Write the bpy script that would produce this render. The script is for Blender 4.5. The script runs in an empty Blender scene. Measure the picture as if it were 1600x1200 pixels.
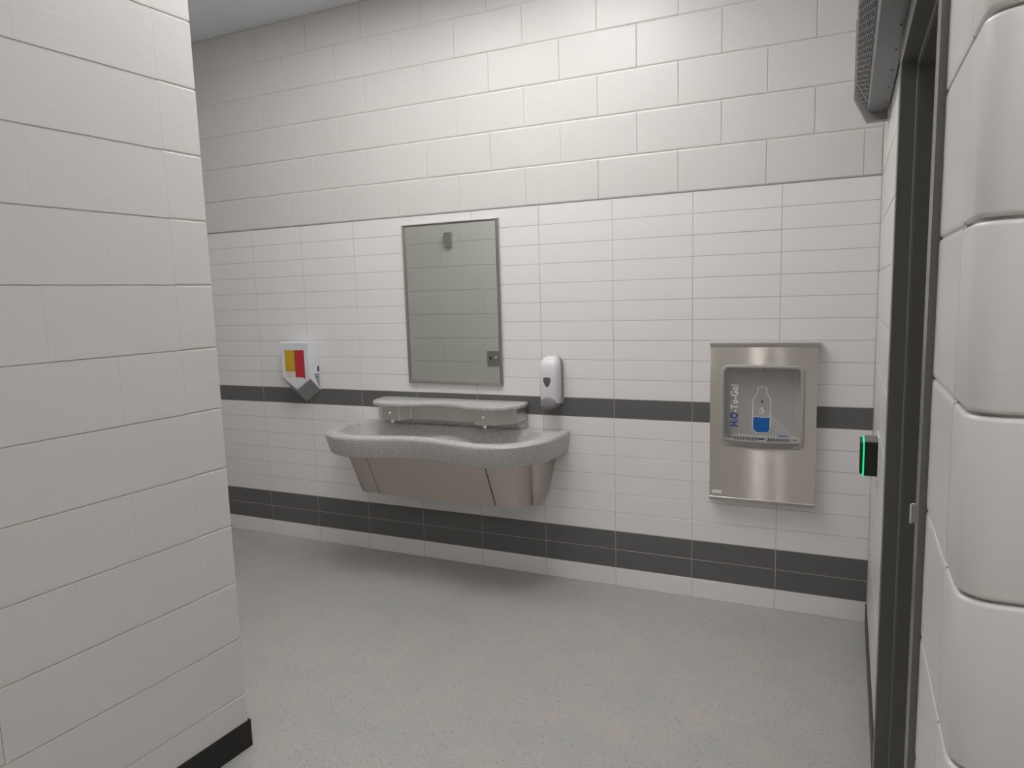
import bpy, bmesh, math, random
from mathutils import Vector, Matrix
random.seed(7)
S = bpy.context.scene
COL = S.collection
PI = math.pi

# ------------------------------------------------------------------ camera
cam_d = bpy.data.cameras.new('camera')
cam_d.sensor_fit = 'HORIZONTAL'; cam_d.sensor_width = 36.0
cam_d.lens = 1081.757 / 1600 * 36.0
cam_d.clip_start = 0.02
cam = bpy.data.objects.new('camera', cam_d); COL.objects.link(cam)
r_ = Vector((0.909765, 0.414092, -0.029233)); u_ = Vector((-0.025618, 0.126289, 0.991663)); f_ = Vector((-0.414332, 0.901431, -0.125502))
m = Matrix((r_, u_, -f_)).transposed().to_4x4()
m.translation = Vector((-0.192485, -3.457365, 1.561104))
cam.matrix_world = m
S.camera = cam

# ------------------------------------------------------------------ world, exposure
w = bpy.data.worlds.new('world'); S.world = w; w.use_nodes = True
w.node_tree.nodes['Background'].inputs[0].default_value = (0.85, 0.9, 1.0, 1)
w.node_tree.nodes['Background'].inputs[1].default_value = 0.05
S.view_settings.view_transform = 'Standard'
S.view_settings.look = 'None'
S.view_settings.gamma = 1.0
S.view_settings.use_curve_mapping = False
S.view_settings.exposure = 0.0
# ceiling lights: (x, y, size x, size y, emission strength, label)
LIGHTS = [
    (-1.35, -1.15, 0.60, 1.20, 11.4, 'square flush ceiling light above the wash basin'),
    (-2.30, -1.00, 0.60, 0.60, 11.0, 'unseen square fill light added on the ceiling left of the wash basin'),  # no fixture seen here; added to fit the wall brightness
    (-3.30, -0.90, 0.60, 0.60, 3.0, 'dim unseen fill light added over the far left end of the room'),  # added fill: lifts the left tiles, floor and mirrored wall
    (-1.00, -2.00, 0.60, 1.20, 1.4, 'faint unseen fill light added between the two painted side walls'),  # unseen, put in as fill; strength fitted to the wall tones
    (-0.89, -4.30, 0.15, 1.20, 15.0, 'narrow unseen light strip added behind the viewer for a steel streak'),  # added strip, placed so the brushed panel shows a bright streak
    (-0.66, -4.30, 0.06, 1.20, 15.0, 'thinnest unseen light strip added behind the viewer for a second steel streak'),  # second added strip, gives the panel its thinner streak
    (0.10, -4.10, 0.60, 1.20, 13.0, 'large ceiling light behind the viewer on the right'),
]
CEIL = 3.251

# ------------------------------------------------------------------ materials
MATS = {}
def mat(name, color, rough=0.5, metal=0.0, bump=None, spec=0.5, aniso=0.0, tangent=None, emit=None, var=None, coat=0.0):
    """bump = (scale xyz, strength, distance); var = (scale, amount): slight procedural colour variation"""
    mt = bpy.data.materials.new(name); mt.use_nodes = True
    nt = mt.node_tree; b = nt.nodes['Principled BSDF']
    b.inputs['Base Color'].default_value = (*color, 1)
    b.inputs['Roughness'].default_value = rough
    b.inputs['Metallic'].default_value = metal
    b.inputs['Specular IOR Level'].default_value = spec
    b.inputs['Coat Weight'].default_value = coat
    if aniso:
        b.inputs['Anisotropic'].default_value = aniso
        if tangent:
            c = nt.nodes.new('ShaderNodeCombineXYZ')
            for i in range(3): c.inputs[i].default_value = tangent[i]
            nt.links.new(c.outputs[0], b.inputs['Tangent'])
    if emit:
        b.inputs['Emission Color'].default_value = (*emit[0], 1); b.inputs['Emission Strength'].default_value = emit[1]
    geo = nt.nodes.new('ShaderNodeNewGeometry')
    if bump:
        mp = nt.nodes.new('ShaderNodeMapping'); mp.inputs['Scale'].default_value = bump[0]
        nz = nt.nodes.new('ShaderNodeTexNoise'); nz.inputs['Scale'].default_value = 1.0; nz.inputs['Detail'].default_value = 4
        bp = nt.nodes.new('ShaderNodeBump'); bp.inputs['Strength'].default_value = bump[1]; bp.inputs['Distance'].default_value = bump[2]
        nt.links.new(geo.outputs['Position'], mp.inputs[0]); nt.links.new(mp.outputs[0], nz.inputs['Vector'])
        nt.links.new(nz.outputs[0], bp.inputs['Height']); nt.links.new(bp.outputs[0], b.inputs['Normal'])
    if var:
        n2 = nt.nodes.new('ShaderNodeTexNoise'); n2.inputs['Scale'].default_value = var[0]; n2.inputs['Detail'].default_value = 3
        mx = nt.nodes.new('ShaderNodeMix'); mx.data_type = 'RGBA'
        a = var[1]
        mx.inputs[6].default_value = (*[c * (1 - a) for c in color], 1)
        mx.inputs[7].default_value = (*[min(1, c * (1 + a)) for c in color], 1)
        nt.links.new(geo.outputs['Position'], n2.inputs['Vector'])
        nt.links.new(n2.outputs[0], mx.inputs[0]); nt.links.new(mx.outputs[2], b.inputs['Base Color'])
    MATS[name] = mt
    return mt

PAINT = (0.705, 0.692, 0.668)
mat('block_paint', PAINT, 0.38, bump=((18, 18, 60), 0.35, 0.002), var=(2.0, 0.015))
mat('mortar_paint', (0.70, 0.687, 0.662), 0.5, bump=((90, 90, 90), 0.4, 0.002))
mat('white_tile', (0.84, 0.825, 0.828), 0.16, bump=((9, 9, 9), 0.12, 0.0015))
mat('grey_tile', (0.135, 0.132, 0.130), 0.30, bump=((9, 9, 9), 0.12, 0.0015))
mat('grout', (0.50, 0.49, 0.48), 0.8)
mat('gap_shade_grey', (0.30, 0.29, 0.28), 0.5, 0.3)  # grey standing in for the shade of the gap above the tiles
mat('ceiling_paint', (0.80, 0.82, 0.86), 0.9)
mat('black_rubber', (0.008, 0.008, 0.009), 0.5)
mat('grey_rubber', (0.06, 0.058, 0.055), 0.5)
mat('frame_paint', (0.155, 0.152, 0.146), 0.32, bump=((60, 60, 60), 0.05, 0.001))
mat('heater_paint', (0.165, 0.168, 0.175), 0.38)
mat('heater_lip', (0.30, 0.29, 0.28), 0.4, 0.3)
mat('mesh_metal', (0.45, 0.45, 0.45), 0.4, 0.3)
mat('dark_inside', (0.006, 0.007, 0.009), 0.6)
mat('steel_apron', (0.56, 0.51, 0.465), 0.30, 1.0, aniso=0.6, tangent=(0, 0, 1), bump=((3, 3, 260), 0.03, 0.0006))
mat('steel_soft', (0.60, 0.575, 0.54), 0.34, 1.0)
mat('steel_trim', (0.50, 0.485, 0.46), 0.38, 1.0)
mat('chrome', (0.8, 0.8, 0.8), 0.08, 1.0)
mat('mirror_glass', (0.79, 0.83, 0.79), 0.015, 1.0)
mat('mirror_frame', (0.40, 0.385, 0.365), 0.33, 1.0)
mat('niche_plastic', (0.40, 0.39, 0.375), 0.45)
mat('zinc', (0.88, 0.87, 0.85), 0.35, 0.15)
mat('door_seal', (0.20, 0.20, 0.19), 0.6)
mat('tray_plastic', (0.33, 0.32, 0.31), 0.35)
mat('dryer_white', (0.76, 0.78, 0.83), 0.28)
mat('dryer_grey', (0.36, 0.36, 0.36), 0.45)
mat('yellow_print', (0.62, 0.40, 0.02), 0.5)
mat('red_print', (0.52, 0.03, 0.05), 0.5)
mat('orange_print', (0.75, 0.5, 0.35), 0.5)
mat('label_white', (0.85, 0.84, 0.82), 0.5)
mat('soap_white', (0.76, 0.75, 0.77), 0.16)
mat('soap_grey', (0.24, 0.235, 0.245), 0.35)
mat('soap_window', (0.12, 0.12, 0.13), 0.15)
mat('soap_back', (0.35, 0.345, 0.35), 0.4)
mat('print_white', (0.90, 0.90, 0.89), 0.5)
mat('print_lightgrey', (0.60, 0.60, 0.60), 0.5)
mat('print_blue', (0.004, 0.125, 0.44), 0.45)
mat('text_blue', (0.02, 0.07, 0.33), 0.5)
mat('reader_black', (0.006, 0.006, 0.007), 0.35)
mat('reader_grey', (0.15, 0.15, 0.155), 0.4)
mat('green_led', (0.0, 0.4, 0.15), 0.4, emit=((0.01, 0.72, 0.22), 0.9))
mat('switch_grey', (0.32, 0.32, 0.31), 0.4)
mat('lamp_frame', (0.7, 0.7, 0.7), 0.5)

def brushed(name, color, rough, spread):
    """brushed sheet facing -y: horizontal grain, each grain line tips the reflection up or down"""
    mt = mat(name, color, rough, 1.0); nt = mt.node_tree; b = nt.nodes['Principled BSDF']; L = nt.links.new
    geo = nt.nodes.new('ShaderNodeNewGeometry'); sep = nt.nodes.new('ShaderNodeSeparateXYZ'); L(geo.outputs['Position'], sep.inputs[0])
    parts = []
    for sc in (23017.0, 41011.0):
        mu = nt.nodes.new('ShaderNodeMath'); mu.operation = 'MULTIPLY'; mu.inputs[1].default_value = sc; L(sep.outputs[2], mu.inputs[0])
        wn = nt.nodes.new('ShaderNodeTexWhiteNoise'); wn.noise_dimensions = '1D'; L(mu.outputs[0], wn.inputs['W']); parts.append(wn.outputs['Value'])
    ad = nt.nodes.new('ShaderNodeMath'); ad.operation = 'ADD'; L(parts[0], ad.inputs[0]); L(parts[1], ad.inputs[1])
    mr = nt.nodes.new('ShaderNodeMapRange'); mr.inputs[1].default_value = 0; mr.inputs[2].default_value = 2
    mr.inputs[3].default_value = -spread; mr.inputs[4].default_value = spread; L(ad.outputs[0], mr.inputs[0])
    cb = nt.nodes.new('ShaderNodeCombineXYZ'); L(mr.outputs[0], cb.inputs[2])
    va = nt.nodes.new('ShaderNodeVectorMath'); va.operation = 'ADD'; L(geo.outputs['Normal'], va.inputs[0]); L(cb.outputs[0], va.inputs[1])
    vn = nt.nodes.new('ShaderNodeVectorMath'); vn.operation = 'NORMALIZE'; L(va.outputs[0], vn.inputs[0]); L(vn.outputs[0], b.inputs['Normal'])
brushed('steel_panel', (0.70, 0.655, 0.61), 0.085, 0.6)

def solid_surface(name, base):
    mt = mat(name, base, 0.36)
    nt = mt.node_tree; b = nt.nodes['Principled BSDF']
    geo = nt.nodes.new('ShaderNodeNewGeometry')
    vo = nt.nodes.new('ShaderNodeTexVoronoi'); vo.inputs['Scale'].default_value = 330
    rp = nt.nodes.new('ShaderNodeValToRGB'); rp.color_ramp.interpolation = 'CONSTANT'
    e = rp.color_ramp.elements; e[0].position = 0; e[0].color = (*[c * 0.72 for c in base], 1)
    e[1].position = 0.22; e[1].color = (*base, 1)
    k = e.new(0.72); k.color = (*[min(1, c * 1.25) for c in base], 1)
    sep = nt.nodes.new('ShaderNodeSeparateColor')
    nt.links.new(geo.outputs['Position'], vo.inputs['Vector'])
    nt.links.new(vo.outputs['Color'], sep.inputs[0]); nt.links.new(sep.outputs[0], rp.inputs[0])
    nt.links.new(rp.outputs[0], b.inputs['Base Color'])
solid_surface('basin_stone', (0.53, 0.52, 0.515))
solid_surface('shelf_stone', (0.47, 0.46, 0.45))

def floor_material():
    mt = mat('floor_sheet', (0.38, 0.36, 0.34), 0.42, bump=((60, 60, 60), 0.06, 0.001))
    nt = mt.node_tree; b = nt.nodes['Principled BSDF']; L = nt.links.new
    geo = nt.nodes.new('ShaderNodeNewGeometry')
    base = nt.nodes.new('ShaderNodeValToRGB')
    n1 = nt.nodes.new('ShaderNodeTexNoise'); n1.inputs['Scale'].default_value = 5.5; n1.inputs['Detail'].default_value = 5
    L(geo.outputs['Position'], n1.inputs['Vector']); L(n1.outputs[0], base.inputs[0])
    e = base.color_ramp.elements
    e[0].position = 0.36; e[0].color = (0.43, 0.43, 0.408, 1); e[1].position = 0.66; e[1].color = (0.48, 0.445, 0.42, 1)
    cur = base.outputs[0]
    for sc, th, col, rad, seed in ((75, 0.90, (0.25, 0.225, 0.205), 0.24, 0), (95, 0.90, (0.55, 0.54, 0.52), 0.26, 3.1),
                                   (50, 0.93, (0.44, 0.345, 0.29), 0.2, 7.7), (120, 0.86, (0.385, 0.375, 0.36), 0.26, 11.3)):
        mp = nt.nodes.new('ShaderNodeMapping'); mp.inputs['Location'].default_value = (seed, seed * 2, 0)
        mp.inputs['Rotation'].default_value = (0, 0, seed); mp.inputs['Scale'].default_value = (1, 1.5, 1)
        vo = nt.nodes.new('ShaderNodeTexVoronoi'); vo.voronoi_dimensions = '2D'; vo.inputs['Scale'].default_value = sc
        L(geo.outputs['Position'], mp.inputs[0]); L(mp.outputs[0], vo.inputs['Vector'])
        sp = nt.nodes.new('ShaderNodeSeparateColor'); L(vo.outputs['Color'], sp.inputs[0])
        g1 = nt.nodes.new('ShaderNodeMath'); g1.operation = 'GREATER_THAN'; g1.inputs[1].default_value = th; L(sp.outputs[0], g1.inputs[0])
        g2 = nt.nodes.new('ShaderNodeMath'); g2.operation = 'LESS_THAN'; g2.inputs[1].default_value = rad; L(vo.outputs['Distance'], g2.inputs[0])
        mu = nt.nodes.new('ShaderNodeMath'); mu.operation = 'MULTIPLY'; L(g1.outputs[0], mu.inputs[0]); L(g2.outputs[0], mu.inputs[1])
        mx = nt.nodes.new('ShaderNodeMix'); mx.data_type = 'RGBA'; mx.inputs[7].default_value = (*col, 1)
        L(mu.outputs[0], mx.inputs[0]); L(cur, mx.inputs[6]); cur = mx.outputs[2]
    L(cur, b.inputs['Base Color'])
floor_material()

# ------------------------------------------------------------------ helpers
def link(o, parent=None):
    COL.objects.link(o)
    if parent: o.parent = parent
    return o
def obj(name, bm, material, parent=None, smooth=False):
    me = bpy.data.meshes.new(name)
    bmesh.ops.recalc_face_normals(bm, faces=bm.faces[:])
    bm.to_mesh(me); bm.free()
    if smooth:
        me.polygons.foreach_set('use_smooth', [True] * len(me.polygons))
        me.set_sharp_from_angle(angle=math.radians(38))
    me.materials.append(MATS[material])
    return link(bpy.data.objects.new(name, me), parent)
def empty(name, loc=(0, 0, 0), rz=0.0):
    o = bpy.data.objects.new(name, None); o.empty_display_size = 0.05
    o.location = loc; o.rotation_euler = (0, 0, rz)
    return link(o)
def tag(o, label=None, cat=None, group=None, kind=None):
    if label: o['label'] = label
    if cat: o['category'] = cat
    if group: o['group'] = group
    if kind: o['kind'] = kind
    return o
def box(bm, a, b, bev=0.0, seg=1):
    """axis-aligned box from corner a to corner b with optional bevelled edges"""
    v = [bm.verts.new((x, y, z)) for x in (a[0], b[0]) for y in (a[1], b[1]) for z in (a[2], b[2])]
    fs = [bm.faces.new([v[i] for i in q]) for q in ((0, 1, 3, 2), (4, 6, 7, 5), (0, 4, 5, 1), (2, 3, 7, 6), (0, 2, 6, 4), (1, 5, 7, 3))]
    if bev:
        ed = list({e for f in fs for e in f.edges})
        bmesh.ops.bevel(bm, geom=ed, offset=bev, segments=seg, affect='EDGES', profile=0.5)
    return bm
def B(a, b, bev=0.0, seg=1): return box(bmesh.new(), a, b, bev, seg)
def prism(bm, pts, axis, lo, hi, bev=0.0, seg=1):
    """extrude a closed polygon pts (2D) along axis from lo to hi; axis 'z': (x,y), 'y': (x,z), 'x': (y,z)"""
    def P(p, t):
        return {'z': (p[0], p[1], t), 'y': (p[0], t, p[1]), 'x': (t, p[0], p[1])}[axis]
    A = [bm.verts.new(P(p, lo)) for p in pts]; Bv = [bm.verts.new(P(p, hi)) for p in pts]
    n = len(pts)
    f = [bm.faces.new(A[::-1]), bm.faces.new(Bv)]
    f += [bm.faces.new((A[i], A[(i + 1) % n], Bv[(i + 1) % n], Bv[i])) for i in range(n)]
    if bev:
        bmesh.ops.recalc_face_normals(bm, faces=f)
        ed = list({e for q in f[:2] for e in q.edges})
        bmesh.ops.bevel(bm, geom=ed, offset=bev, segments=seg, affect='EDGES', profile=0.5)
    return bm
def loft(bm, rings, cap0=True, cap1=True):
    R = [[bm.verts.new(p) for p in r] for r in rings]
    n = len(R[0])
    for a, b in zip(R, R[1:]):
        for i in range(n): bm.faces.new((a[i], a[(i + 1) % n], b[(i + 1) % n], b[i]))
    if cap0: bm.faces.new(R[0][::-1])
    if cap1: bm.faces.new(R[-1])
    return bm
def tube(bm, pts, r, n=8, closed=False):
    """round bar through points, mitred"""
    P = [Vector(p) for p in pts]; rings = []
    for i, p in enumerate(P):
        a = P[i - 1] if (i > 0 or closed) else p; c = P[(i + 1) % len(P)] if (i < len(P) - 1 or closed) else p
        d = (c - a).normalized()
        up = Vector((0, 0, 1)) if abs(d.z) < 0.9 else Vector((1, 0, 0))
        s = d.cross(up).normalized(); t = s.cross(d)
        rings.append([p + s * math.cos(2 * PI * k / n) * r + t * math.sin(2 * PI * k / n) * r for k in range(n)])
    if closed: rings.append(rings[0]); 
    return loft(bm, rings, not closed, not closed)
def lathe(bm, prof, center, axis='z', n=20):
    """revolve (radius, height) pairs about an axis"""
    rings = []
    for r, h in prof:
        ring = []
        for k in range(n):
            c, s = math.cos(2 * PI * k / n) * r, math.sin(2 * PI * k / n) * r
            q = {'z': (c, s, h), 'y': (c, h, s), 'x': (h, c, s)}[axis]
            ring.append(Vector(center) + Vector(q))
        rings.append(ring)
    return loft(bm, rings)
def spline(P, n, closed=False):
    """Catmull-Rom through 2D points, n samples per span"""
    out = []; N = len(P)
    for i in range(N if closed else N - 1):
        p0 = P[(i - 1) % N] if (closed or i > 0) else P[0]; p1 = P[i]; p2 = P[(i + 1) % N]
        p3 = P[(i + 2) % N] if (closed or i < N - 2) else P[-1]
        for k in range(n):
            t = k / n
            out.append(tuple(0.5 * (2 * b + (c - a) * t + (2 * a - 5 * b + 4 * c - d) * t * t + (3 * b - a - 3 * c + d) * t ** 3)
                             for a, b, c, d in zip(p0, p1, p2, p3)))
    if not closed: out.append(P[-1])
    return out
def resample(P, n):
    """n points evenly spaced by arc length along an open polyline"""
    L = [0.0]
    for a, b in zip(P, P[1:]): L.append(L[-1] + math.dist(a, b))
    out = []; j = 0
    for k in range(n):
        s = L[-1] * k / (n - 1)
        while j < len(L) - 2 and L[j + 1] < s: j += 1
        t = (s - L[j]) / max(1e-9, L[j + 1] - L[j])
        out.append(tuple(a + (b - a) * t for a, b in zip(P[j], P[j + 1])))
    return out

# ------------------------------------------------------------------ the setting
floor = tag(obj('floor', B((-5.0, -6.6, -0.05), (2.0, 0.3, 0.0)), 'floor_sheet'), kind='structure')
ceiling = tag(obj('ceiling', B((-5.0, -6.6, CEIL), (2.0, 0.3, CEIL + 0.1)), 'ceiling_paint'), kind='structure')

TP, TV = 0.4001, 0.1016        # tile module
CH = 0.2032                    # block course
GAP = 0.006
_cache = {}
def block_mesh(L, H, v=(.0002, .0022)):
    """painted block, face on local y=0 looking -y, from x=0..L; horizontal joints tooled, vertical ones nearly filled with paint.
    v = (half gap, depth) of the vertical joints"""
    key = (round(L, 3), round(H, 3), v)
    if key in _cache: return _cache[key]
    bm = bmesh.new(); gz = .0006; cz = .0080
    gx, cx = v; dz = .0042; dx = min(.0030, cx * .65)
    def R(ax, y, az): return [(gx + ax, y, gz + az), (L - gx - ax, y, gz + az), (L - gx - ax, y, H - gz - az), (gx + ax, y, H - gz - az)]
    A = R(0, .07, 0)
    def Q(ax, yx, yz, az): return [(x, max(yx, yz), z) for x, _, z in R(ax, 0, az)]
    loft(bm, [A, R(0, .0061, 0), R(cx * .3, dx * .72, cz * .25), R(cx * .6, dx * .3, cz * .55), R(cx, 0, cz)])
    bmesh.ops.recalc_face_normals(bm, faces=bm.faces[:])
    me = bpy.data.meshes.new('block'); bm.to_mesh(me); bm.free()
    me.materials.append(MATS['block_paint'])
    _cache[key] = me
    return me
def place_block(parent, x, z, L, H, off=0.0, v=(.0002, .0022), j=1.0):
    o = bpy.data.objects.new('block', block_mesh(L, H, v))
    o.location = (x, off + random.uniform(-0.0004, 0.0004) * j, z)
    o.rotation_euler = (random.uniform(-.0015, .0015) * j, 0, random.uniform(-.001, .001) * j)
    return link(o, parent)
def merge_blocks(parent, lst, off=0.0):
    """out-of-view courses, joined"""
    if not lst: return
    bm = bmesh.new()
    for x, z, L, H in lst:
        t = bmesh.new(); t.from_mesh(block_mesh(L, H)); 
        bmesh.ops.translate(t, verts=t.verts[:], vec=(x, off, z))
        me = bpy.data.meshes.new('tmp'); t.to_mesh(me); t.free(); bm.from_mesh(me); bpy.data.meshes.remove(me)
    tag(obj('blockwork', bm, 'block_paint', parent), kind='stuff')
def courses(x0, x1, z0, z1, phase, hole=None, n0=0):
    """running bond pieces between x0..x1; phase(n) gives the position of one joint in course n"""
    out = []
    n = n0
    while n * CH < z1 - 0.01:
        za, zb = max(n * CH, z0), min((n + 1) * CH, z1)
        if zb - za > 0.02:
            ph = phase(n); xs = [x0]
            k = math.floor((x0 - ph) / TP) + 1
            while ph + k * TP < x1 - 0.02:
                if ph + k * TP > x0 + 0.02: xs.append(ph + k * TP)
                k += 1
            xs.append(x1)
            for a, b in zip(xs, xs[1:]):
                out.append((a, za, b - a, zb - za))
        n += 1
    return out

# back wall: block above, tile below
wall_back = tag(obj('wall_back', B((-4.46, 0.0120, 0), (0.30, 0.20, CEIL)), 'mortar_paint'), kind='structure')
for x, z, L, H in courses(-4.40, 0.0, 2.032 + 0.004, CEIL, lambda n: -0.472 if n % 2 == 0 else -0.272):
    place_block(wall_back, x, z, L, H, 0.008, (.0001, .0038))
obj('grout', B((-4.401, 0.0012, 0.0), (0.0, 0.014, 2.032)), 'grout', wall_back)
def tile_mesh(name, material, L=TP, H=TV):
    bm = bmesh.new(); g = 0.0013; c = 0.0008
    A = [(g, 0.009, g), (L - g, 0.009, g), (L - g, 0.009, H - g), (g, 0.009, H - g)]
    Bq = [(g, c, g), (L - g, c, g), (L - g, c, H - g), (g, c, H - g)]
    Cq = [(g + c, 0, g + c), (L - g - c, 0, g + c), (L - g - c, 0, H - g - c), (g + c, 0, H - g - c)]
    loft(bm, [A, Bq, Cq]); bmesh.ops.recalc_face_normals(bm, faces=bm.faces[:])
    me = bpy.data.meshes.new(name); bm.to_mesh(me); bm.free(); me.materials.append(MATS[material]); return me
tw, tg = tile_mesh('tile', 'white_tile'), tile_mesh('tile', 'grey_tile')
for c in range(11):
    for r in range(20):
        dark = r in (1, 2, 9)
        o = bpy.data.objects.new('tile', tg if dark else tw)
        o.location = (-TP * (c + 1), random.uniform(-0.0003, 0.0003), r * TV)
        o.rotation_euler = (random.uniform(-.0012, .0012), 0, random.uniform(-.0008, .0008))
        link(o, wall_back)
tag(obj('gap_shade_1', B((-4.40, -0.0008, 2.0322), (0.0, 0.012, 2.0342)), 'gap_shade_grey'), kind='structure')  # thin grey strip drawn as the shadow gap along the tile tops

# right wall (local x = distance from the back corner, local -y = into the room)
AR = -math.radians(90 + 1.26)
wall_right = tag(obj('wall_right', prism(bmesh.new(), [(-.01, .0038), (1.26, .0038), (1.26, .19), (-.01, .19)], 'z', 0, CEIL), 'mortar_paint'), kind='structure')
wall_right.rotation_euler = (0, 0, AR)
DO0, DO1, DH = 1.31, 2.22, 2.134      # door opening: far side, near side, head
bm = bmesh.new(); prism(bm, [(1.26, .0038), (2.5, .0038), (2.5, .19), (1.26, .19)], 'z', DH + .05, CEIL)
obj('mortar', bm, 'mortar_paint', wall_right)
bm = bmesh.new(); prism(bm, [(DO1 + .05, .0038), (2.5, .0038), (2.5, .19), (DO1 + .05, .19)], 'z', 0, DH + .05)
obj('mortar', bm, 'mortar_paint', wall_right)
phR = lambda n: 0.17 if n % 2 else 0.37
for x, z, L, H in courses(0.0, DO0 - .045, 0.0, CEIL, phR): place_block(wall_right, x, z, L, H)
merge_blocks(wall_right, [q for q in courses(DO0 - .045, DO1 + .045, DH + .045, CEIL, phR)])
for x, z, L, H in courses(DO1 + .045, 2.5, 0.0, CEIL, lambda n: 2.5): place_block(wall_right, x, z, L, H)
# bullnose end blocks of the right wall, one per course, rounded corner
Rn = 0.034
arc = [(2.605 - Rn + Rn * math.sin(a), Rn - Rn * math.cos(a)) for a in [PI / 2 * k / 10 for k in range(11)]]
def nose_block(n, za, zb, depth):
    bm = bmesh.new(); g = 0.0018
    pl = [(2.5 + .0004, 0.0)] + arc + [(2.605, depth - g), (2.56, depth - g), (2.50 + .0004, 0.16)]
    prism(bm, pl, 'z', za + g, zb - g, 0.0055, 3)
    return obj('block', bm, 'block_paint', wall_right, smooth=True)
n = 0
while n * CH < CEIL - .01:
    nose_block(n, n * CH, min((n + 1) * CH, CEIL), 0.4 if n % 2 else 0.2)
    n += 1
inner = bmesh.new(); prism(inner, [(2.49, .009)] + [(2.6 - Rn + Rn * math.sin(a) - .005, Rn - Rn * math.cos(a) + .007) for a in [PI / 2 * k / 6 for k in range(7)]] + [(2.594, .6), (2.49, .6)], 'z', 0, CEIL)
obj('mortar', inner, 'mortar_paint', wall_right)

# wall carrying on to the right of the bullnose, facing the viewer
wall_front_right = tag(obj('wall_front_right', B((0.34, 0.007, 0), (1.9, 0.18, CEIL)), 'mortar_paint'), kind='structure')
wall_front_right.location = (-0.0, -2.605, 0)
merge_blocks(wall_front_right, [(0.14 if n % 2 == 0 else .34, n * CH, .2 if n % 2 == 0 else .4, min(CH, CEIL - n * CH)) for n in range(16)]
             + courses(0.74, 1.9, 0, CEIL, lambda n: .94 if n % 2 else .74))
wall_front_right.rotation_euler = (0, 0, 0)

# left wall (local +x runs toward the back wall, local -y = into the room); corner at local x = 0
AL = math.atan2(0.997, 0.073)
CL = (-2.031, -1.785)
wall_left = tag(obj('wall_left', prism(bmesh.new(), [(-4.8, .0038), (-.005, .0038), (-.005, .13), (-4.8, .13)], 'z', 0, CEIL), 'mortar_paint'), kind='structure')
wall_left.location = (*CL, 0); wall_left.rotation_euler = (0, 0, AL)
phL = lambda n: -0.335 if n % 2 == 0 else -0.52
vis, hid = [], []
for q in courses(-4.8, -0.13, 0, CEIL, phL):
    (vis if q[0] > -1.0 and q[1] < 2.7 else hid).append(q)
for x, z, L, H in vis: place_block(wall_left, x, z, L, H, 0.0, (.00003, .0001), .3)
merge_blocks(wall_left, hid)
n = 0
while n * CH < CEIL - .01:                       # end blocks, seen from both sides of the corner
    za, zb = n * CH, min((n + 1) * CH, CEIL); g = GAP / 2
    dep = 0.40 if n % 2 else 0.20
    t = math.tan(AL - PI / 2)
    jx = random.uniform(-.0008, .0008)
    pl = [(-.13 + .0002, 0), (jx, 0), (jx + dep * t, dep - g), (-.13 + .0002, dep - g)]
    obj('block', prism(bmesh.new(), pl, 'z', za + .0012, zb - .0012, 0.004, 2), 'block_paint', wall_left)
    n += 1
# wall running left from that corner, facing the tiled wall (seen in the mirror)
wall_front_left = tag(obj('wall_front_left', B((0.12, 0.0038, 0), (2.46, 0.13, CEIL)), 'mortar_paint'), kind='structure')
wall_front_left.location = (*CL, 0); wall_front_left.rotation_euler = (0, 0, PI)
vis, hid = [], []
for n_ in range(16):
    x0 = 0.40 if n_ % 2 else 0.20
    for q in [p for p in courses(x0, 2.44, 0, CEIL, lambda n: 0.2 if n % 2 == 0 else 0.4) if abs(p[1] - n_ * CH) < .01]:
        (vis if 0.55 < q[0] + q[2] and q[0] < 1.75 and 0.75 < q[1] < 2.2 else hid).append(q)
for x, z, L, H in vis: place_block(wall_front_left, x, z, L, H, 0.0, (.0001, .0006), .4)
merge_blocks(wall_front_left, hid)

# far end of the room and the space behind the viewer: plain painted walls, out of the frame
tag(obj('wall_far_left', B((-4.55, -1.9, 0), (-4.40, 0.2, CEIL)), 'block_paint'), kind='structure')
tag(obj('wall_behind', B((-3.0, -6.5, 0), (1.9, -6.35, CEIL)), 'block_paint'), kind='structure')
tag(obj('wall_far_right', B((1.75, -6.5, 0), (1.9, 0.2, CEIL)), 'block_paint'), kind='structure')

# baseboards
bl = bmesh.new()
prism(bl, [(-4.8, -.004), (.011, -.004), (.011 + .02 * t, .26), (.004, .26), (.002, .003), (-4.8, .003)], 'z', 0.0, 0.1, 0.0012)
baseboard_left = tag(obj('baseboard_left', bl, 'black_rubber'), kind='structure')
baseboard_left.location = (*CL, 0); baseboard_left.rotation_euler = (0, 0, AL)
br = bmesh.new()
prism(br, [(0.01, -.006), (DO0 - .052, -.006), (DO0 - .052, .002), (0.01, .002)], 'z', 0.0, 0.1, 0.0012)
prism(br, [(DO1 + .052, -.006), (2.57, -.006), (2.57, .002), (DO1 + .052, .002)], 'z', 0.0, 0.1, 0.0012)
baseboard_right = tag(obj('baseboard_right', br, 'grey_rubber'), kind='structure')
baseboard_right.rotation_euler = (0, 0, AR)

# door frame: hollow-metal section extruded round the opening
door_1 = tag(empty('door_1', (0, 0, 0), AR), kind='structure')
FP = 0.0105; RB = 0.043; ST = 0.016
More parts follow.
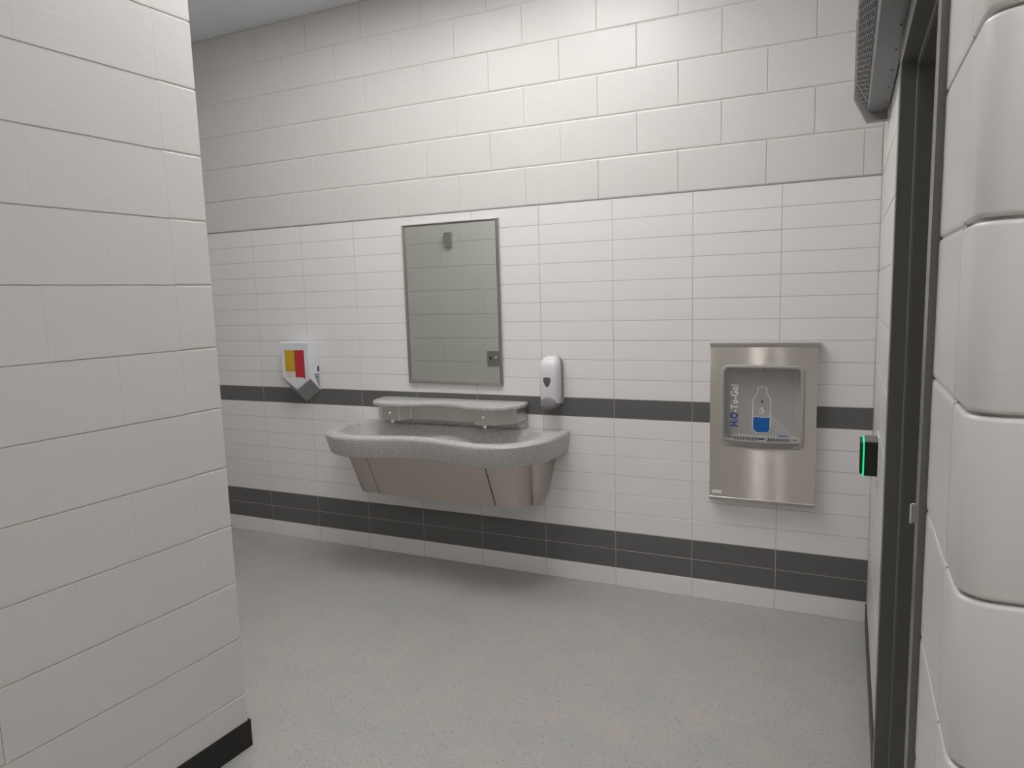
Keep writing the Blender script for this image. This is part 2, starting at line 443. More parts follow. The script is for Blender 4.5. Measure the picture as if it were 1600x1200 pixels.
# section: (offset from opening edge outward, depth y); opening edge = 0, outside positive
sec = [(.05, .004), (.05, -FP), (.002, -FP), (0, -FP + .002), (0, -FP + RB), (-ST, -FP + RB), (-ST, .125), (0, .125), (0, .195), (.05, .195), (.05, .185), (.02, .185), (.02, .004)]
def jamb(edge, sgn):
    bm = bmesh.new()
    pl = [(edge - sgn * a, y) for a, y in sec]           # sgn=+1: far jamb (outside = smaller x)
    A = []; Bv = []
    for (px, y), (a, _) in zip(pl, sec):
        A.append(bm.verts.new((px, y, 0))); Bv.append(bm.verts.new((px, y, DH + a)))
    n = len(pl)
    bm.faces.new(A); bm.faces.new(Bv)
    for i in range(n): bm.faces.new((A[i], A[(i + 1) % n], Bv[(i + 1) % n], Bv[i]))
    return obj('jamb', bm, 'frame_paint', door_1)
jamb(DO0, 1); jamb(DO1, -1)
bm = bmesh.new()
A = [bm.verts.new((DO0 - a, y, DH + a)) for a, y in sec]; Bv = [bm.verts.new((DO1 + a, y, DH + a)) for a, y in sec]
bm.faces.new(A); bm.faces.new(Bv)
for i in range(len(sec)): bm.faces.new((A[i], A[(i + 1) % len(sec)], Bv[(i + 1) % len(sec)], Bv[i]))
obj('head', bm, 'frame_paint', door_1)
for e_, sg_ in ((DO0, 1), (DO1, -1)):
    xs_ = sorted((e_, e_ + sg_ * .013))
    obj('door_seal', B((xs_[0], -FP + RB - .006, 0.0), (xs_[1], -FP + RB + .0005, DH - .001), .001), 'door_seal', door_1)
obj('door_seal', B((DO0, -FP + RB - .006, DH - .013), (DO1, -FP + RB + .0005, DH + .0), .001), 'door_seal', door_1)
# strike plate with curved lip on the near jamb
sp = bmesh.new()
box(sp, (DO1 - .0025, -.004, 1.145), (DO1 + .0005, .03, 1.245), .0005)
lipc = [(DO1 - .003, -.004), (DO1 - .0045, -.010), (DO1 - .003, -.0155), (DO1 + .004, -.0185), (DO1 + .005, -.0165), (DO1 + .000, -.0135), (DO1 - .0015, -.010), (DO1 + .001, -.004)]
prism(sp, lipc, 'z', 1.182, 1.214, .0006)
tag(obj('strike_plate', sp, 'zinc', door_1, smooth=True), 'chrome strike plate with curved lip')

# ------------------------------------------------------------------ ceiling lights
for x, y, sx, sy, st, lab in LIGHTS:
    t_ = tag(empty('ceiling_light', (x, y, CEIL)), lab, 'light')
    fb = bmesh.new(); fw = min(0.02, sx * .2)
    for a, b in (((-sx / 2, -sy / 2), (-sx / 2 + fw, sy / 2)), ((sx / 2 - fw, -sy / 2), (sx / 2, sy / 2)), ((-sx / 2 + fw, -sy / 2), (sx / 2 - fw, -sy / 2 + fw)), ((-sx / 2 + fw, sy / 2 - fw), (sx / 2 - fw, sy / 2))):
        box(fb, (*a, -.018), (*b, 0), .001)
    obj('frame', fb, 'lamp_frame', t_)
    nm = 'diffuser_glow_%g' % st
    if nm not in MATS: mat(nm, (0.8, 0.8, 0.8), 0.6, emit=((1.0, 0.985, 0.972), st))
    obj('diffuser', B((-sx / 2 + fw, -sy / 2 + fw, -.012), (sx / 2 - fw, sy / 2 - fw, -.003)), nm, t_)

# ------------------------------------------------------------------ wash basin
XC = -2.15
basin = tag(empty('wash_basin', (XC, 0, 0.46)), 'grey speckled two-lobed wash basin on a stainless steel skirt below the mirror', 'sink')
def at(o, dz): o.location = (0, 0, -dz); return o
Z0 = 0.46
half = [(0.0, -.438), (.10, -.447), (.25, -.487), (.385, -.510), (.50, -.492), (.595, -.435), (.665, -.33), (.697, -.20), (.706, -.08), (.706, 0.0)]
halfi = [(0.0, -.368), (.10, -.374), (.25, -.408), (.37, -.435), (.47, -.418), (.545, -.365), (.59, -.28), (.602, -.19), (.575, -.105), (.50, -.062)]
def full(h, n=64):
    P = [(-x, y) for x, y in h[:0:-1]] + list(h)
    return resample(spline(P, 8), n)
NF = 97; NB = 25
fo = full(half, NF); fi = full(halfi, NF)
def closed(front, yb=None):
    a, b = front[-1], front[0]
    back = [(a[0] + (b[0] - a[0]) * k / (NB + 1), a[1] + (b[1] - a[1]) * k / (NB + 1)) for k in range(1, NB + 1)]
    return front + back
outer, bowl = closed(fo), closed(fi)
def inset(P, Q, t): return [(a[0] + (b[0] - a[0]) * t, a[1] + (b[1] - a[1]) * t) for a, b in zip(P, Q)]
def shrink(P, d):        # move toward the basin middle, keep on the wall
    out = []
    for x, y in P:
        q = 1 - min(d, .012 + d * .25) / .70
        out.append((x * q, min(0, y + d * min(1, -y / .1)) if y < 0 else 0.0))
    return out
ZT = 0.838; ZB = 0.716
rings = []
def ring(P, z): rings.append([(x, y, (z(x, y) if callable(z) else z) - Z0) for x, y in P])
ring([(x * .8, y * .7) for x, y in outer], ZB + .004)
ring(shrink(outer, .048), ZB)
ring(shrink(outer, .034), ZB + .003)
ring(shrink(outer, .024), ZB + .012)
ring(shrink(outer, .003), ZT - .022)
ring(shrink(outer, .002), ZT - .012)
ring(shrink(outer, .006), ZT - .004)
ring(shrink(outer, .014), ZT)
ring(inset(outer, bowl, .55), ZT)
ring(inset(outer, bowl, .92), ZT - .001)
ring(inset(outer, bowl, 1.0), ZT - .005)
med = [(max(-.42, min(.42, x * .85)), -.215 - .02 * math.cos(min(1, abs(x) / .4) * PI)) for x, y in bowl]
def dep(x): return .050 + .062 * (0.5 - 0.5 * math.cos(min(1, abs(x) / .30) * PI))
for tt, k in ((.06, .28), (.13, .55), (.22, .76), (.35, .9), (.55, .98), (.8, 1.0), (.985, 1.0)):
    rings.append([(x, y, ZT - .005 - dep(x) * k - Z0) for x, y in inset(bowl, med, tt)])
bm = bmesh.new(); loft(bm, rings, True, False)
bm.verts.ensure_lookup_table()
last = [v for v in bm.verts[-len(outer):]]
for i in range(len(last) // 2 - 1):
    try: bm.faces.new((last[i], last[i + 1], last[-i - 2], last[-i - 1]))
    except Exception: pass
obj('bowl', bm, 'basin_stone', basin, smooth=True)
# drains
for sx in (-.34, .34):
    obj('drain', lathe(bmesh.new(), [(.03, 0), (.03, .003), (.024, .004), (.018, .001)], (sx, -.235, ZT - .116 - Z0)), 'chrome', basin, smooth=True)
# riser behind the bowl and the little shelf on top
riser = prism(bmesh.new(), [(-.462, -.001), (-.462, -.045), (.462, -.045), (.462, -.001)], 'z', ZT - .01 - Z0, .8835 - Z0, .003, 2)
obj('riser', riser, 'basin_stone', basin, smooth=True)
hs = [(0.0, -.168), (.10, -.184), (.20, -.222), (.30, -.243), (.385, -.228), (.445, -.178), (.475, -.105), (.474, -.04), (.462, -.002)]
so = full(hs, 81)
def sh(d): return [(x * (1 - d / .48), min(-.002, y + d)) for x, y in so]
rs = [[(x, y, z - Z0) for x, y in P] for P, z in ((sh(.006), .963), (sh(.001), .967), (sh(0), .974), (sh(.002), .981), (sh(.008), .985))]
shelf = obj('shelf', loft(bmesh.new(), rs), 'shelf_stone', basin, smooth=True)
# stainless spray housing under the shelf
hp = [(-.458, -.001), (-.448, -.12), (-.43, -.145), (-.358, -.214), (-.345, -.219), (-.243, -.219), (-.235, -.214), (-.205, -.158), (-.195, -.152),
      (.195, -.152), (.205, -.158), (.235, -.214), (.243, -.219), (.345, -.219), (.358, -.214), (.43, -.145), (.448, -.12), (.458, -.001)]
house = obj('spray_housing', prism(bmesh.new(), hp, 'z', .884 - Z0, .9632 - Z0, .002), 'steel_soft', basin)
for sx in (-.295, .295):
    obj('push_button', lathe(bmesh.new(), [(.0105, 0), (.0105, -.004), (.008, -.009), (.004, -.012)], (sx, -.219, .926 - Z0), 'y'), 'chrome', basin, smooth=True)
    nz = bmesh.new(); lathe(nz, [(.012, 0), (.012, -.008), (.009, -.017), (.005, -.02)], (sx, -.2, .885 - Z0)); 
    obj('spray_nozzle', nz, 'chrome', basin, smooth=True)
# stainless skirt: side panels and a centre panel, dark gaps between, leaning back to the wall
def skirt_panel(top, bot, name, material, zt=.720, zb=.466):
    bm = bmesh.new(); th = .012
    T = [bm.verts.new((x, y, zt - Z0)) for x, y in top]; Bo = [bm.verts.new((x, y, zb - Z0)) for x, y in bot]
    cx = sum(p[0] for p in top) / len(top)
    ins = lambda x: x if abs(x) < .40 else x * .975
    Ti = [bm.verts.new((ins(x), min(-.001, y + th), zt - Z0)) for x, y in top]; Bi = [bm.verts.new((ins(x), min(-.001, y + th), zb - Z0)) for x, y in bot]
    for i in range(len(T) - 1):
        bm.faces.new((T[i], T[i + 1], Bo[i + 1], Bo[i])); bm.faces.new((Ti[i + 1], Ti[i], Bi[i], Bi[i + 1]))
        bm.faces.new((T[i], T[i + 1], Ti[i + 1], Ti[i])); bm.faces.new((Bo[i + 1], Bo[i], Bi[i], Bi[i + 1]))
    for i in (0, -1): bm.faces.new((T[i], Bo[i], Bi[i], Ti[i]))
    return obj(name, bm, material, basin, smooth=True)
top = resample(spline([(.3865, -.40), (.47, -.395), (.55, -.36), (.605, -.28), (.625, -.18), (.63, -.001)], 6), 22)
bot = resample(spline([(.3865, -.282), (.43, -.280), (.51, -.262), (.555, -.225), (.570, -.15), (.568, -.001)], 6), 22)
skirt_panel(top, bot, 'side_panel', 'steel_apron')
top = resample(spline([(-.3555, -.40), (-.42, -.40), (-.48, -.38), (-.53, -.33), (-.585, -.15), (-.61, -.001)], 6), 22)
bot = resample(spline([(-.3555, -.282), (-.42, -.282), (-.475, -.270), (-.500, -.235), (-.54, -.10), (-.56, -.001)], 6), 22)
skirt_panel(top, bot, 'side_panel', 'steel_apron')
skirt_panel([(-.3505, -.402), (.3815, -.402)], [(-.3505, -.284), (.3815, -.284)], 'centre_panel', 'steel_apron')
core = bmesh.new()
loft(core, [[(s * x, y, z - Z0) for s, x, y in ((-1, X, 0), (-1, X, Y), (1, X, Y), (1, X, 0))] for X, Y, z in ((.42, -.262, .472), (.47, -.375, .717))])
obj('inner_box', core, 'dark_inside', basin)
for x, y, z in ((-.31, -.3925, .702), (.31, -.3925, .702), (-.31, -.290, .480), (.31, -.290, .480), (-.10, -.290, .48), (.42, -.289, .487)):
    obj('screw', lathe(bmesh.new(), [(.0045, .003), (.0045, -.001), (.002, -.0028)], (x, y, z - Z0), 'y', 10), 'steel_trim', basin)

# ------------------------------------------------------------------ mirror
mx0, mx1, mz0, mz1 = -2.443, -1.833, 1.072, 1.985
mirror = tag(empty('mirror', ((mx0 + mx1) / 2, 0, mz0)), 'tall rectangular mirror in a thin steel frame above the wash basin', 'mirror')
W2 = (mx1 - mx0) / 2; Hh = mz1 - mz0
fb = bmesh.new(); fwid = .014
def frame_bar(pts_o, pts_i):
    (ox0, oz0), (ox1, oz1) = pts_o; (ix0, iz0), (ix1, iz1) = pts_i
    secs = []
    for (ox, oz), (ix, iz) in (((ox0, oz0), (ix0, iz0)), ((ox1, oz1), (ix1, iz1))):
        mxx, mzz = (ox * .72 + ix * .28), (oz * .72 + iz * .28)
        secs.append([(ox, -.0005, oz), (ox, -.018, oz), (mxx, -.020, mzz), (ix, -.016, iz), (ix, -.0005, iz)])
    bm = bmesh.new(); loft(bm, secs); return obj('frame_bar', bm, 'mirror_frame', mirror)
o_ = [(-W2, 0), (W2, 0), (W2, Hh), (-W2, Hh)]; i_ = [(-W2 + fwid, fwid), (W2 - fwid, fwid), (W2 - fwid, Hh - fwid), (-W2 + fwid, Hh - fwid)]
for k in range(4): frame_bar((o_[k], o_[(k + 1) % 4]), (i_[k], i_[(k + 1) % 4]))
obj('glass', B((-W2 + fwid - .001, -.012, fwid - .001), (W2 - fwid + .001, -.006, Hh - fwid + .001)), 'mirror_glass', mirror)

# ------------------------------------------------------------------ hand dryer
dx0, dx1 = -3.347, -3.119; dm = -3.233; ZD = 0.93
dryer = tag(empty('hand_dryer', (dm, 0, ZD)), 'white wall-mounted hand dryer with yellow and red label left of the basin', 'hand dryer')
hw = (dx1 - dx0) / 2; D_ = -.09
fr = [(-hw, 1.317), (hw, 1.317), (hw, 1.092), (0, 1.021), (-hw, 1.092)]
bk = [(-hw, 1.319), (hw, 1.319), (hw, 1.008), (0, .931), (-hw, 1.008)]
bm = bmesh.new()
def lerp2(P, Q, t, sx=1.0): return [((a[0] + (b[0] - a[0]) * t) * sx, a[1] + (b[1] - a[1]) * t) for a, b in zip(P, Q)]
loft(bm, [[(x, y, z - ZD) for x, z in P] for P, y in ((bk, -.001), (lerp2(bk, fr, .93), D_ + .006), ([(x * .955, z + (-.005 if z > 1.2 else .004)) for x, z in fr], D_))])
obj('body', bm, 'dryer_white', dryer)
# grey air-outlet cover on the two sloping underside faces
for s in (1, -1):
    bm = bmesh.new(); e = .0015
    P = [(0, D_ + .005, 1.0165), (s * hw * .99, D_ + .005, 1.0880), (s * hw * .99, -.003, 1.0095), (0, -.003, .933)]
    nrm = Vector((s * .5, -.55, -.75)).normalized() * .003
    a = [Vector((x, y, z - ZD)) for x, y, z in P]; q = [v + nrm for v in a]
    loft(bm, [[tuple(v) for v in a], [tuple(v) for v in q]])
    obj('outlet_cover', bm, 'dryer_grey', dryer)
def sticker(name, P, material, parent, y, z0, th=.0006, label=None):
    o = obj(name, prism(bmesh.new(), [(x, z - z0) for x, z in P], 'y', y, y - th), material, parent)
    if label: o['label'] = label
    return o
sticker('yellow_label', [(-.080, 1.267), (-.003, 1.267), (-.003, 1.132), (-.080, 1.132)], 'yellow_print', dryer, D_, ZD)
sticker('red_label', [(-.002, 1.267), (.075, 1.267), (.075, 1.083), (.068, 1.092), (.055, 1.096), (-.002, 1.096)], 'red_print', dryer, D_, ZD)
ln = bmesh.new()
for k, (a, b) in enumerate(((-.074, -.012), (-.074, -.03), (-.070, -.02))):
    prism(ln, [(a, 1.124 - k * .011 - ZD), (b, 1.124 - k * .011 - ZD), (b, 1.120 - k * .011 - ZD), (a, 1.120 - k * .011 - ZD)], 'y', D_, D_ - .0006)
obj('print_lines', ln, 'orange_print', dryer)
sd = bmesh.new(); box(sd, (hw - .001, -.020, 1.128 - ZD), (hw + .0006, -.005, 1.160 - ZD))
obj('side_mark', sd, 'reader_black', dryer)
vn = bmesh.new()
for k in range(7):
    z = 1.112 - k * .0125; y0 = -.052 + k * .006
    box(vn, (hw - .001, y0, z - ZD), (hw + .0005, -.006, z - .0055 - ZD))
obj('vent_slots', vn, 'reader_black', dryer)

# ------------------------------------------------------------------ soap dispenser
sxc = -1.531; ZS = .965
soap = tag(empty('soap_dispenser', (sxc, 0, ZS)), 'white soap dispenser with a dark shield window right of the mirror', 'soap dispenser')
def sup(hx, y0, y1, z, n=40, e=3.2):
    out = []
    cy, hy = (y0 + y1) / 2, abs(y1 - y0) / 2
    for k in range(n):
        a = 2 * PI * k / n; c, s = math.cos(a), math.sin(a)
        out.append((hx * abs(c) ** (2 / e) * (1 if c >= 0 else -1), cy + hy * abs(s) ** (2 / e) * (1 if s >= 0 else -1), z))
    return out
prof = [(.992, .050, -.004, -.088), (.995, .0515, -.004, -.094), (1.02, .0525, -.004, -.100), (1.09, .053, -.004, -.103), (1.15, .053, -.004, -.103), (1.185, .0525, -.004, -.100),
        (1.208, .050, -.004, -.092), (1.224, .044, -.004, -.080), (1.235, .035, -.005, -.064), (1.241, .022, -.008, -.046), (1.243, .010, -.015, -.033)]
bm = loft(bmesh.new(), [sup(h, a, b, z - ZS) for z, h, a, b in prof])
obj('body', bm, 'soap_white', soap, smooth=True)
bpl = spline([(-.05, .985), (-.056, 1.02), (-.057, 1.18), (-.045, 1.225), (0, 1.243), (.045, 1.225), (.057, 1.18), (.056, 1.02), (.05, .985), (0, .975)], 4, True)
obj('back_plate', prism(bmesh.new(), [(x, z - ZS) for x, z in bpl], 'y', -.0005, -.014, .002), 'soap_back', soap, smooth=True)
win = [(-.022, 1.131), (-.010, 1.134), (.006, 1.134), (.019, 1.131), (.018, 1.110), (.010, 1.090), (-.001, 1.080), (-.012, 1.090), (-.021, 1.110)]
sticker('level_window', win, 'soap_window', soap, -.1015, ZS, .0025)
pl = [(math.cos(a) * .044, 0.985 + math.sin(a) * (.046 if math.sin(a) > 0 else .022)) for a in [2 * PI * k / 28 for k in range(28)]]
bm = bmesh.new()
loft(bm, [[(x * q, y, z0 - ZS + (z - .985) * q) for x, z in pl] for q, y, z0 in ((1, -.03, .985), (1, -.098, .985), (.93, -.108, .986), (.7, -.114, .988), (.35, -.1165, .989))])
obj('push_lever', bm, 'soap_grey', soap, smooth=True)

# ------------------------------------------------------------------ bottle filler
bx0, bx1, bz0, bz1 = -.707, -.233, .548, 1.309; ZF = bz0
filler = tag(empty('bottle_filler', ((bx0 + bx1) / 2, 0, bz0)), 'stainless steel bottle filling station with grey alcove on the tiled wall', 'bottle filler')
FX = (bx0 + bx1) / 2; fh = (bx1 - bx0) / 2; FY = -.05
nx0, nx1, nz0, nz1 = -.657 - FX, -.283 - FX, .816 - ZF, 1.2095 - ZF
def rrect(x0, x1, z0, z1, r, n=6):
    out = []
    for cx, cz, a0 in ((x1 - r, z1 - r, 0), (x0 + r, z1 - r, PI / 2), (x0 + r, z0 + r, PI), (x1 - r, z0 + r, 3 * PI / 2)):
        for k in range(n + 1):
            a = a0 + PI / 2 * k / n; out.append((cx + r * math.cos(a), cz + r * math.sin(a)))
    return out
# front sheet with the alcove cut out: outer rectangle points matched to the rounded hole
hole = rrect(nx0 + .004, nx1 - .004, nz0 + .004, nz1 - .004, .03)
H_ = bz1 - bz0
def outer_pt(i):
    q = i // 7; k = i % 7
    c = [(fh, H_), (-fh, H_), (-fh, 0), (fh, 0)][q]
    return c
bm = bmesh.new()
hv = [bm.verts.new((x, FY, z)) for x, z in hole]
cs = [bm.verts.new((x, FY, z)) for x, z in ((fh, H_), (-fh, H_), (-fh, 0), (fh, 0))]
for q in range(4):
    bm.faces.new([cs[q]] + [hv[q * 7 + k] for k in range(6, -1, -1)])
    a, b = hv[q * 7 + 6], hv[(q * 7 + 7) % 28]
    bm.faces.new((cs[q], a, b, cs[(q + 1) % 4]))
cb = [bm.verts.new((x, -.001, z)) for x, z in ((fh, H_), (-fh, H_), (-fh, 0), (fh, 0))]
for q in range(4): bm.faces.new((cs[q], cs[(q + 1) % 4], cb[(q + 1) % 4], cb[q]))
obj('panel', bm, 'steel_panel', filler)
obj('top_lip', B((-fh - .001, FY - .004, H_ - .016), (fh + .014, -.001, H_ + .003), .0015), 'steel_trim', filler)
obj('bottom_lip', B((-fh - .001, FY - .003, -.004), (fh + .001, -.001, .012), .0015), 'steel_trim', filler)
# grey alcove insert: bezel, sloping back, drip tray
bm = bmesh.new()
R0 = rrect(nx0, nx1, nz0, nz1, .034); R1 = rrect(nx0 + .006, nx1 - .006, nz0 + .006, nz1 - .006, .032)
yb = -.0105
R2 = rrect(nx0 + .015, nx1 - .015, nz0 + .022, nz1 - .012, .028); R3 = rrect(nx0 + .019, nx1 - .019, nz0 + .028, nz1 - .018, .026)
def inn(a, zt, zb_, r): return rrect(nx0 + a, nx1 - a, nz0 + zb_, nz1 - zt, r)
loft(bm, [[(x, y, z) for x, z in P] for P, y in ((R0, FY + .002), (R0, FY - .008), (R1, FY - .015), (R2, FY - .015), (R3, FY - .010),
     (inn(.021, .024, .034, .025), FY + .004), (inn(.024, .034, .038, .022), FY + .020), (inn(.030, .052, .042, .018), FY + .033), (inn(.042, .085, .050, .012), yb))], False, True)
obj('alcove', bm, 'niche_plastic', filler, smooth=True)
# drip tray, bulging forward
tz = .853 - ZF
front = lambda x: FY - .014 - .030 * (1 - (x / .178) ** 2)
xs = [-.172 + .344 * k / 24 for k in range(25)]
bm = bmesh.new()
sec_ = []
for x in xs:
    fy = front(x); e = .5 + .5 * math.sqrt(max(0, 1 - (x / .173) ** 6))
    bz = tz - .036 * e - .0
    sec_.append([(x, -.012, tz + .008), (x, fy + .004, tz - .001), (x, fy, tz - .003), (x, fy + .003, tz - .012), (x, fy + .016, bz), (x, -.03, bz)])
loft(bm, sec_)
obj('drip_tray', bm, 'tray_plastic', filler, smooth=True)
sl = bmesh.new()
def slot(x, bend):
    yy0, yy1 = -.030, front(x) + .014
    top = lambda y: tz + .008 + (tz - .001 - tz - .008) * ((-.012 - y) / (-.012 - front(x) - .004)) + .0004
    P = [(x, yy0), (x + bend, (yy0 + yy1) / 2), (x, yy1), (x + .0055, yy1), (x + .0055 + bend, (yy0 + yy1) / 2), (x + .0055, yy0)]
    loft(sl, [[(px, py, top(py) - .001) for px, py in P], [(px, py, top(py) + .0004) for px, py in P]])
for k in range(8):
    slot(-.120 + k * .0135, -.006); slot(.026 + k * .0125, .006)
for x in (-.150, -.138, .142, .152):
    box(sl, (x, -.045, tz + .004), (x + .004, -.032, tz + .0062))
lathe(sl, [(.017, 0), (.017, .0012), (.012, .0016)], (-.002, -.045, tz + .0036), 'z', 20)
obj('drain_slots', sl, 'dark_inside', filler)
# spout at the top, sensor eye, artwork and writing on the back of the alcove
obj('spout', lathe(bmesh.new(), [(.015, 0), (.013, -.010), (.009, -.014)], (.001, FY - .002, nz1 - .012), 'z', 16), 'tray_plastic', filler, smooth=True)
PY = yb - .0002
def X(x): return x - FX
def flat(name, P, material, th=.0007, label=None): return sticker(name, P, material, filler, PY, 0, th, label)
# measured on the picture plane 0.06 m from the wall; the print lies on the back of the alcove, so scale about the eye
ex, ey, ez = -.1925, -3.457, 1.561
def U(x, z):
    k = (yb - ey) / (-.06 - ey)
    return (ex + (x - ex) * k - FX, ez + (z - ez) * k - ZF)
def ribbon(P, wd, material, name):
    bm = bmesh.new()
    n = len(P)
    for i in range(n):
        a = Vector(P[i]); b = Vector(P[(i + 1) % n]); d = (b - a)
        if d.length < 1e-6: continue
        d.normalize(); nn = Vector((-d.y, d.x)) * wd / 2; a2 = a - d * wd / 2; b2 = b + d * wd / 2
        prism(bm, [tuple(a2 + nn), tuple(b2 + nn), tuple(b2 - nn), tuple(a2 - nn)], 'y', PY, PY - .0012)
    return obj(name, bm, material, filler)
# bottle outline in px of an 8x crop -> metres
def cpx(x, y):
    return U(-.469 + (x - 565) * (.079 / 225), 1.108 - (y - 355) * (.222 / 585))
outl = [(515, 358), (565, 352), (622, 360), (622, 432), (650, 465), (672, 500), (678, 560), (672, 730), (670, 880), (655, 910), (620, 934),
        (596, 925), (578, 936), (560, 925), (540, 936), (520, 925), (505, 934), (475, 912), (452, 878), (452, 730), (450, 610), (458, 510), (482, 470), (512, 430)]
ribbon([cpx(*p) for p in outl], .0030, 'print_white', 'bottle_outline')
water = [(457, 735), (480, 738), (498, 730), (520, 738), (540, 730), (565, 742), (590, 730), (612, 742), (640, 731), (668, 736), (667, 878), (652, 905), (618, 929), (508, 929), (478, 908), (456, 876)]
flat('water_print', [cpx(*p) for p in water], 'print_blue', .0006)
wl = bmesh.new()
wp = [cpx(*p) for p in [(455, 730), (480, 734), (498, 726), (520, 734), (540, 726), (565, 738), (590, 726), (612, 738), (640, 727), (670, 731)]]
for a, b in zip(wp, wp[1:]):
    prism(wl, [a, b, (b[0], b[1] - .002), (a[0], a[1] - .002)], 'y', PY, PY - .0013)
obj('wave_line', wl, 'print_white', filler)
drop = [(565, 600), (580, 625), (596, 650), (598, 668), (585, 685), (563, 690), (542, 685), (528, 668), (530, 650), (548, 625)]
flat('drop_print', [cpx(*p) for p in drop], 'print_lightgrey')
sticker('drop_mark', [cpx(*p) for p in [(549, 640), (555, 640), (555, 668), (549, 668)]], 'dark_inside', filler, PY, 0, .0012)
flat('sensor_eye', [cpx(*p) for p in [(559, 520), (576, 520), (576, 551), (559, 551)]], 'reader_black', .002)
lg = bmesh.new()
for k in range(9):
    a = cpx(780 + k * 15, 948 + k * 1.5); b = cpx(780 + k * 15 + 11, 966 + k * 1.5)
    prism(lg, [(a[0], b[1]), (b[0], b[1]), (b[0], a[1]), (a[0], a[1])], 'y', PY, PY - .0006)
obj('blue_logo_strip', lg, 'print_blue', filler)
def text(s, size, loc, material, name, parent, adv=None):
    cu = bpy.data.curves.new('text', 'FONT'); cu.body = s; cu.size = size; cu.extrude = .0004; cu.offset = size * .034
    cu.resolution_u = 3
    tmp = bpy.data.objects.new('text', cu); COL.objects.link(tmp)
    dg = bpy.context.evaluated_depsgraph_get(); dg.update()
    me = bpy.data.meshes.new_from_object(tmp.evaluated_get(dg))
    bpy.data.objects.remove(tmp)
    w_ = max(v.co.x for v in me.vertices)
    # letters stand on the wall plane, reading upward: text x -> +z, text y -> -x
    M = Matrix(((0, -1, 0), (0, 0, -1), (1, 0, 0))).to_4x4()
    me.transform(M)
    me.materials.clear(); me.materials.append(MATS[material])
    o = link(bpy.data.objects.new(name, me), parent); o.location = loc
    return o, w_
tx, tz0 = cpx(258, 865)
ts = .048
runs = (('H', ts, 0, 'text_blue'), ('2', ts * .5, 0, 'text_blue'), ('O', ts, 0, 'text_blue'), ('-', ts, 0, 'print_white'), ('T', ts, 0, 'print_white'), ('o', ts, 0, 'print_white'), ('-', ts, 0, 'print_white'), ('G', ts, 0, 'print_white'), ('o', ts, 0, 'print_white'), ('!', ts, 0, 'print_white'))
# letter positions along the line, from the crop rows
_, tztop = cpx(258, 325)
total = tztop - tz0
zz = [0.0]
tmpw = []
objs = []
cur = 0.0
for ch, sz, dy, mm in runs:
    o, w_ = text(ch, sz, (tx, PY, tz0), mm, 'letter', filler)
    xmin = min(v.co.z for v in o.data.vertices); xmax = max(v.co.z for v in o.data.vertices)
    objs.append((o, cur - xmin)); cur += (xmax - xmin) + .0038
k = total / cur
for o, c in objs:
    o.location = (tx, PY, tz0 + c * k); o.scale = (1, 1, k)
# paper sticker low on the panel
obj('paper_sticker', B((-.694 - FX, FY - .0008, .577 - ZF), (-.650 - FX, FY + .0005, .593 - ZF)), 'label_white', filler)

# ------------------------------------------------------------------ card reader with green light
reader = tag(empty('card_reader', (-.012, -.595, .865)), 'black card reader with a glowing green edge beside the door frame', 'card reader')
reader.rotation_euler = (0, 0, math.radians(-1.26))
obj('housing', B((-.048, -.062, 0), (-.004, .062, .128), .003, 2), 'reader_black', reader)
obj('top_cap', B((-.047, -.060, .1265), (-.006, .060, .1305), .001), 'reader_grey', reader)
obj('face_plate', B((-.0625, -.060, .006), (-.0532, .060, .124), .003, 2), 'reader_black', reader)
obj('green_light_edge', B((-.0535, -.0635, -.001), (-.0480, .0635, .1295), .0015), 'green_led', reader)
obj('wall_plate', B((-.004, -.075, -.01), (.0005, .075, .150), .001), 'label_white', reader)

# ------------------------------------------------------------------ heater box over the door
heater = tag(empty('air_curtain', (0, 0, 2.2), AR), 'grey sheet metal air curtain box with mesh grille mounted above the door frame', 'air curtain')
HX0, HX1 = .46, 2.30
pr = [(-.004, .0), (-.068, .0), (-.116, .088), (-.116, .34), (-.004, .34)]          # (y, z) section
obj('casing', prism(bmesh.new(), pr, 'x', HX0, HX1, .0015), 'heater_paint', heater)
cap = [(-.004, -.030), (-.074, -.030), (-.119, .058), (-.119, .34), (-.004, .34)]
obj('end_cap', prism(bmesh.new(), cap, 'x', HX0 - .045, HX0 - .004, .001), 'heater_lip', heater)
obj('end_cap', prism(bmesh.new(), cap, 'x', HX1 + .004, HX1 + .045, .001), 'heater_lip', heater)
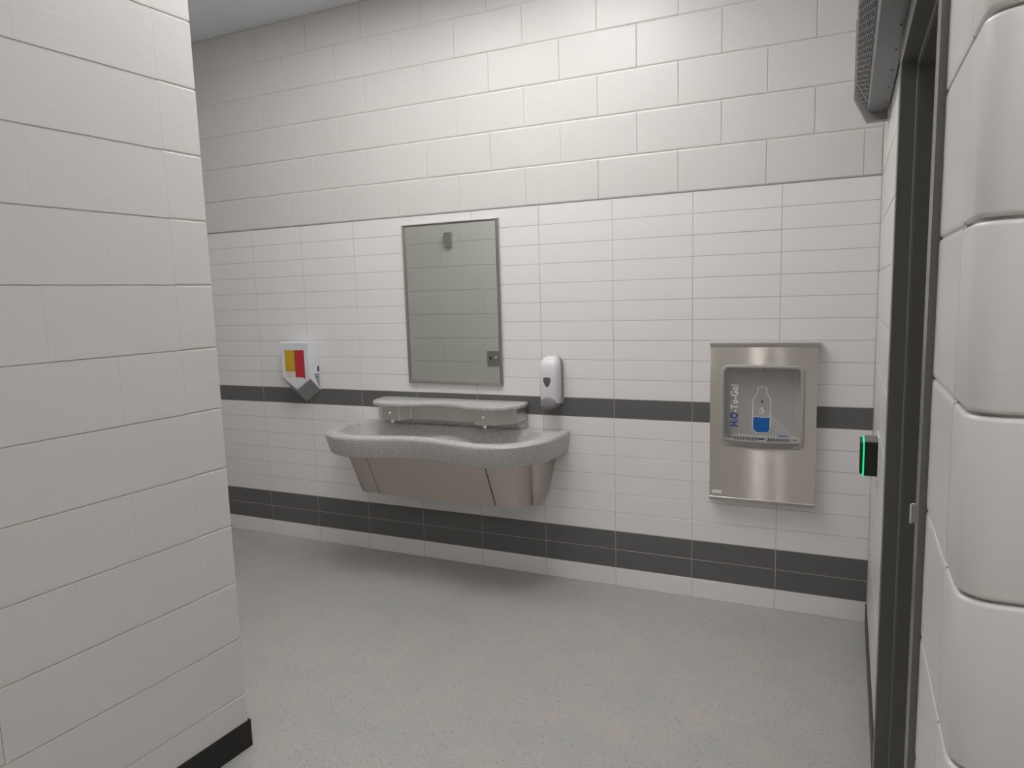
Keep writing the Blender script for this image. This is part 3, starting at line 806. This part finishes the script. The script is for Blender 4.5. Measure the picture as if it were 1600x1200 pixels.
# slanted grille: dark opening and expanded-metal wires
sdir = Vector((0, -.048, .088)); sl_len = sdir.length; sdir.normalize(); nrm = Vector((0, -.088, -.048)).normalized()
def G(x, s, h=0.0):
    p = Vector((0, -.068, 0)) + sdir * s + nrm * h; return (x, p.y, p.z)
def grille(xa, xb, name):
    s0, s1 = .014, sl_len - .009
    bm = bmesh.new(); loft(bm, [[G(xa, s0, .0006), G(xb, s0, .0006), G(xb, s1, .0006), G(xa, s1, .0006)], [G(xa, s0, -.004), G(xb, s0, -.004), G(xb, s1, -.004), G(xa, s1, -.004)]])
    op = obj('grille_opening', bm, 'dark_inside', heater)
    bm = bmesh.new(); h = s1 - s0; step = .058; DX = .058 * h / .0165; x = xa - DX
    def wire(x1, s1_, x2, s2_):
        a = Vector(G(x1, s1_, .0018)); b = Vector(G(x2, s2_, .0018)); tube(bm, [a, b], .0009, 4)
    while x < xb:
        for sg in (1, -1):
            xa1, xb1 = (x, x + DX) if sg > 0 else (x + DX, x)
            t0, t1 = 0.0, 1.0
            # clip to xa..xb
            d = xb1 - xa1
            ts_ = sorted(((xa - xa1) / d, (xb - xa1) / d))
            t0, t1 = max(0, ts_[0]), min(1, ts_[1])
            if t1 - t0 > .05:
                wire(xa1 + d * t0, s0 + h * t0, xa1 + d * t1, s0 + h * t1)
        x += step
    tag(obj(name, bm, 'mesh_metal', op), kind='stuff')
grille(HX0 + .012, HX0 + .095, 'wire_mesh')
grille(HX0 + .135, HX0 + .135 + 1.2, 'wire_mesh')
for k in range(9):
    x = HX0 + .04 + k * .2 - (.1 if k else 0)
    obj('rivet', lathe(bmesh.new(), [(.0035, .002), (.0035, -.001), (.002, -.002)], (x, -.018, 0), 'z', 8), 'dark_inside', heater)

# ------------------------------------------------------------------ plates on the front-left wall, seen in the mirror
pl1 = tag(obj('wall_plate', B((-.036, 0.0, 0), (.036, .030, .118), .003, 2), 'switch_grey'), 'small grey box high on the block wall reflected in the mirror', 'wall box')
pl1.location = (-3.142, -1.788 + .0, 1.994)
sw = tag(empty('switch_plate', (-2.752, -1.785, .985)), 'stainless switch plate low in the mirror reflection with black slot', 'switch')
obj('plate', B((-.060, 0, 0), (.060, .006, .125), .0015), 'steel_trim', sw)
obj('key_slot', B((-.033, .004, .050), (-.022, .009, .078), .001), 'reader_black', sw)
obj('toggle', lathe(bmesh.new(), [(.009, .005), (.009, .012), (.005, .018)], (.022, 0, .070), 'y', 16), 'print_white', sw, smooth=True)
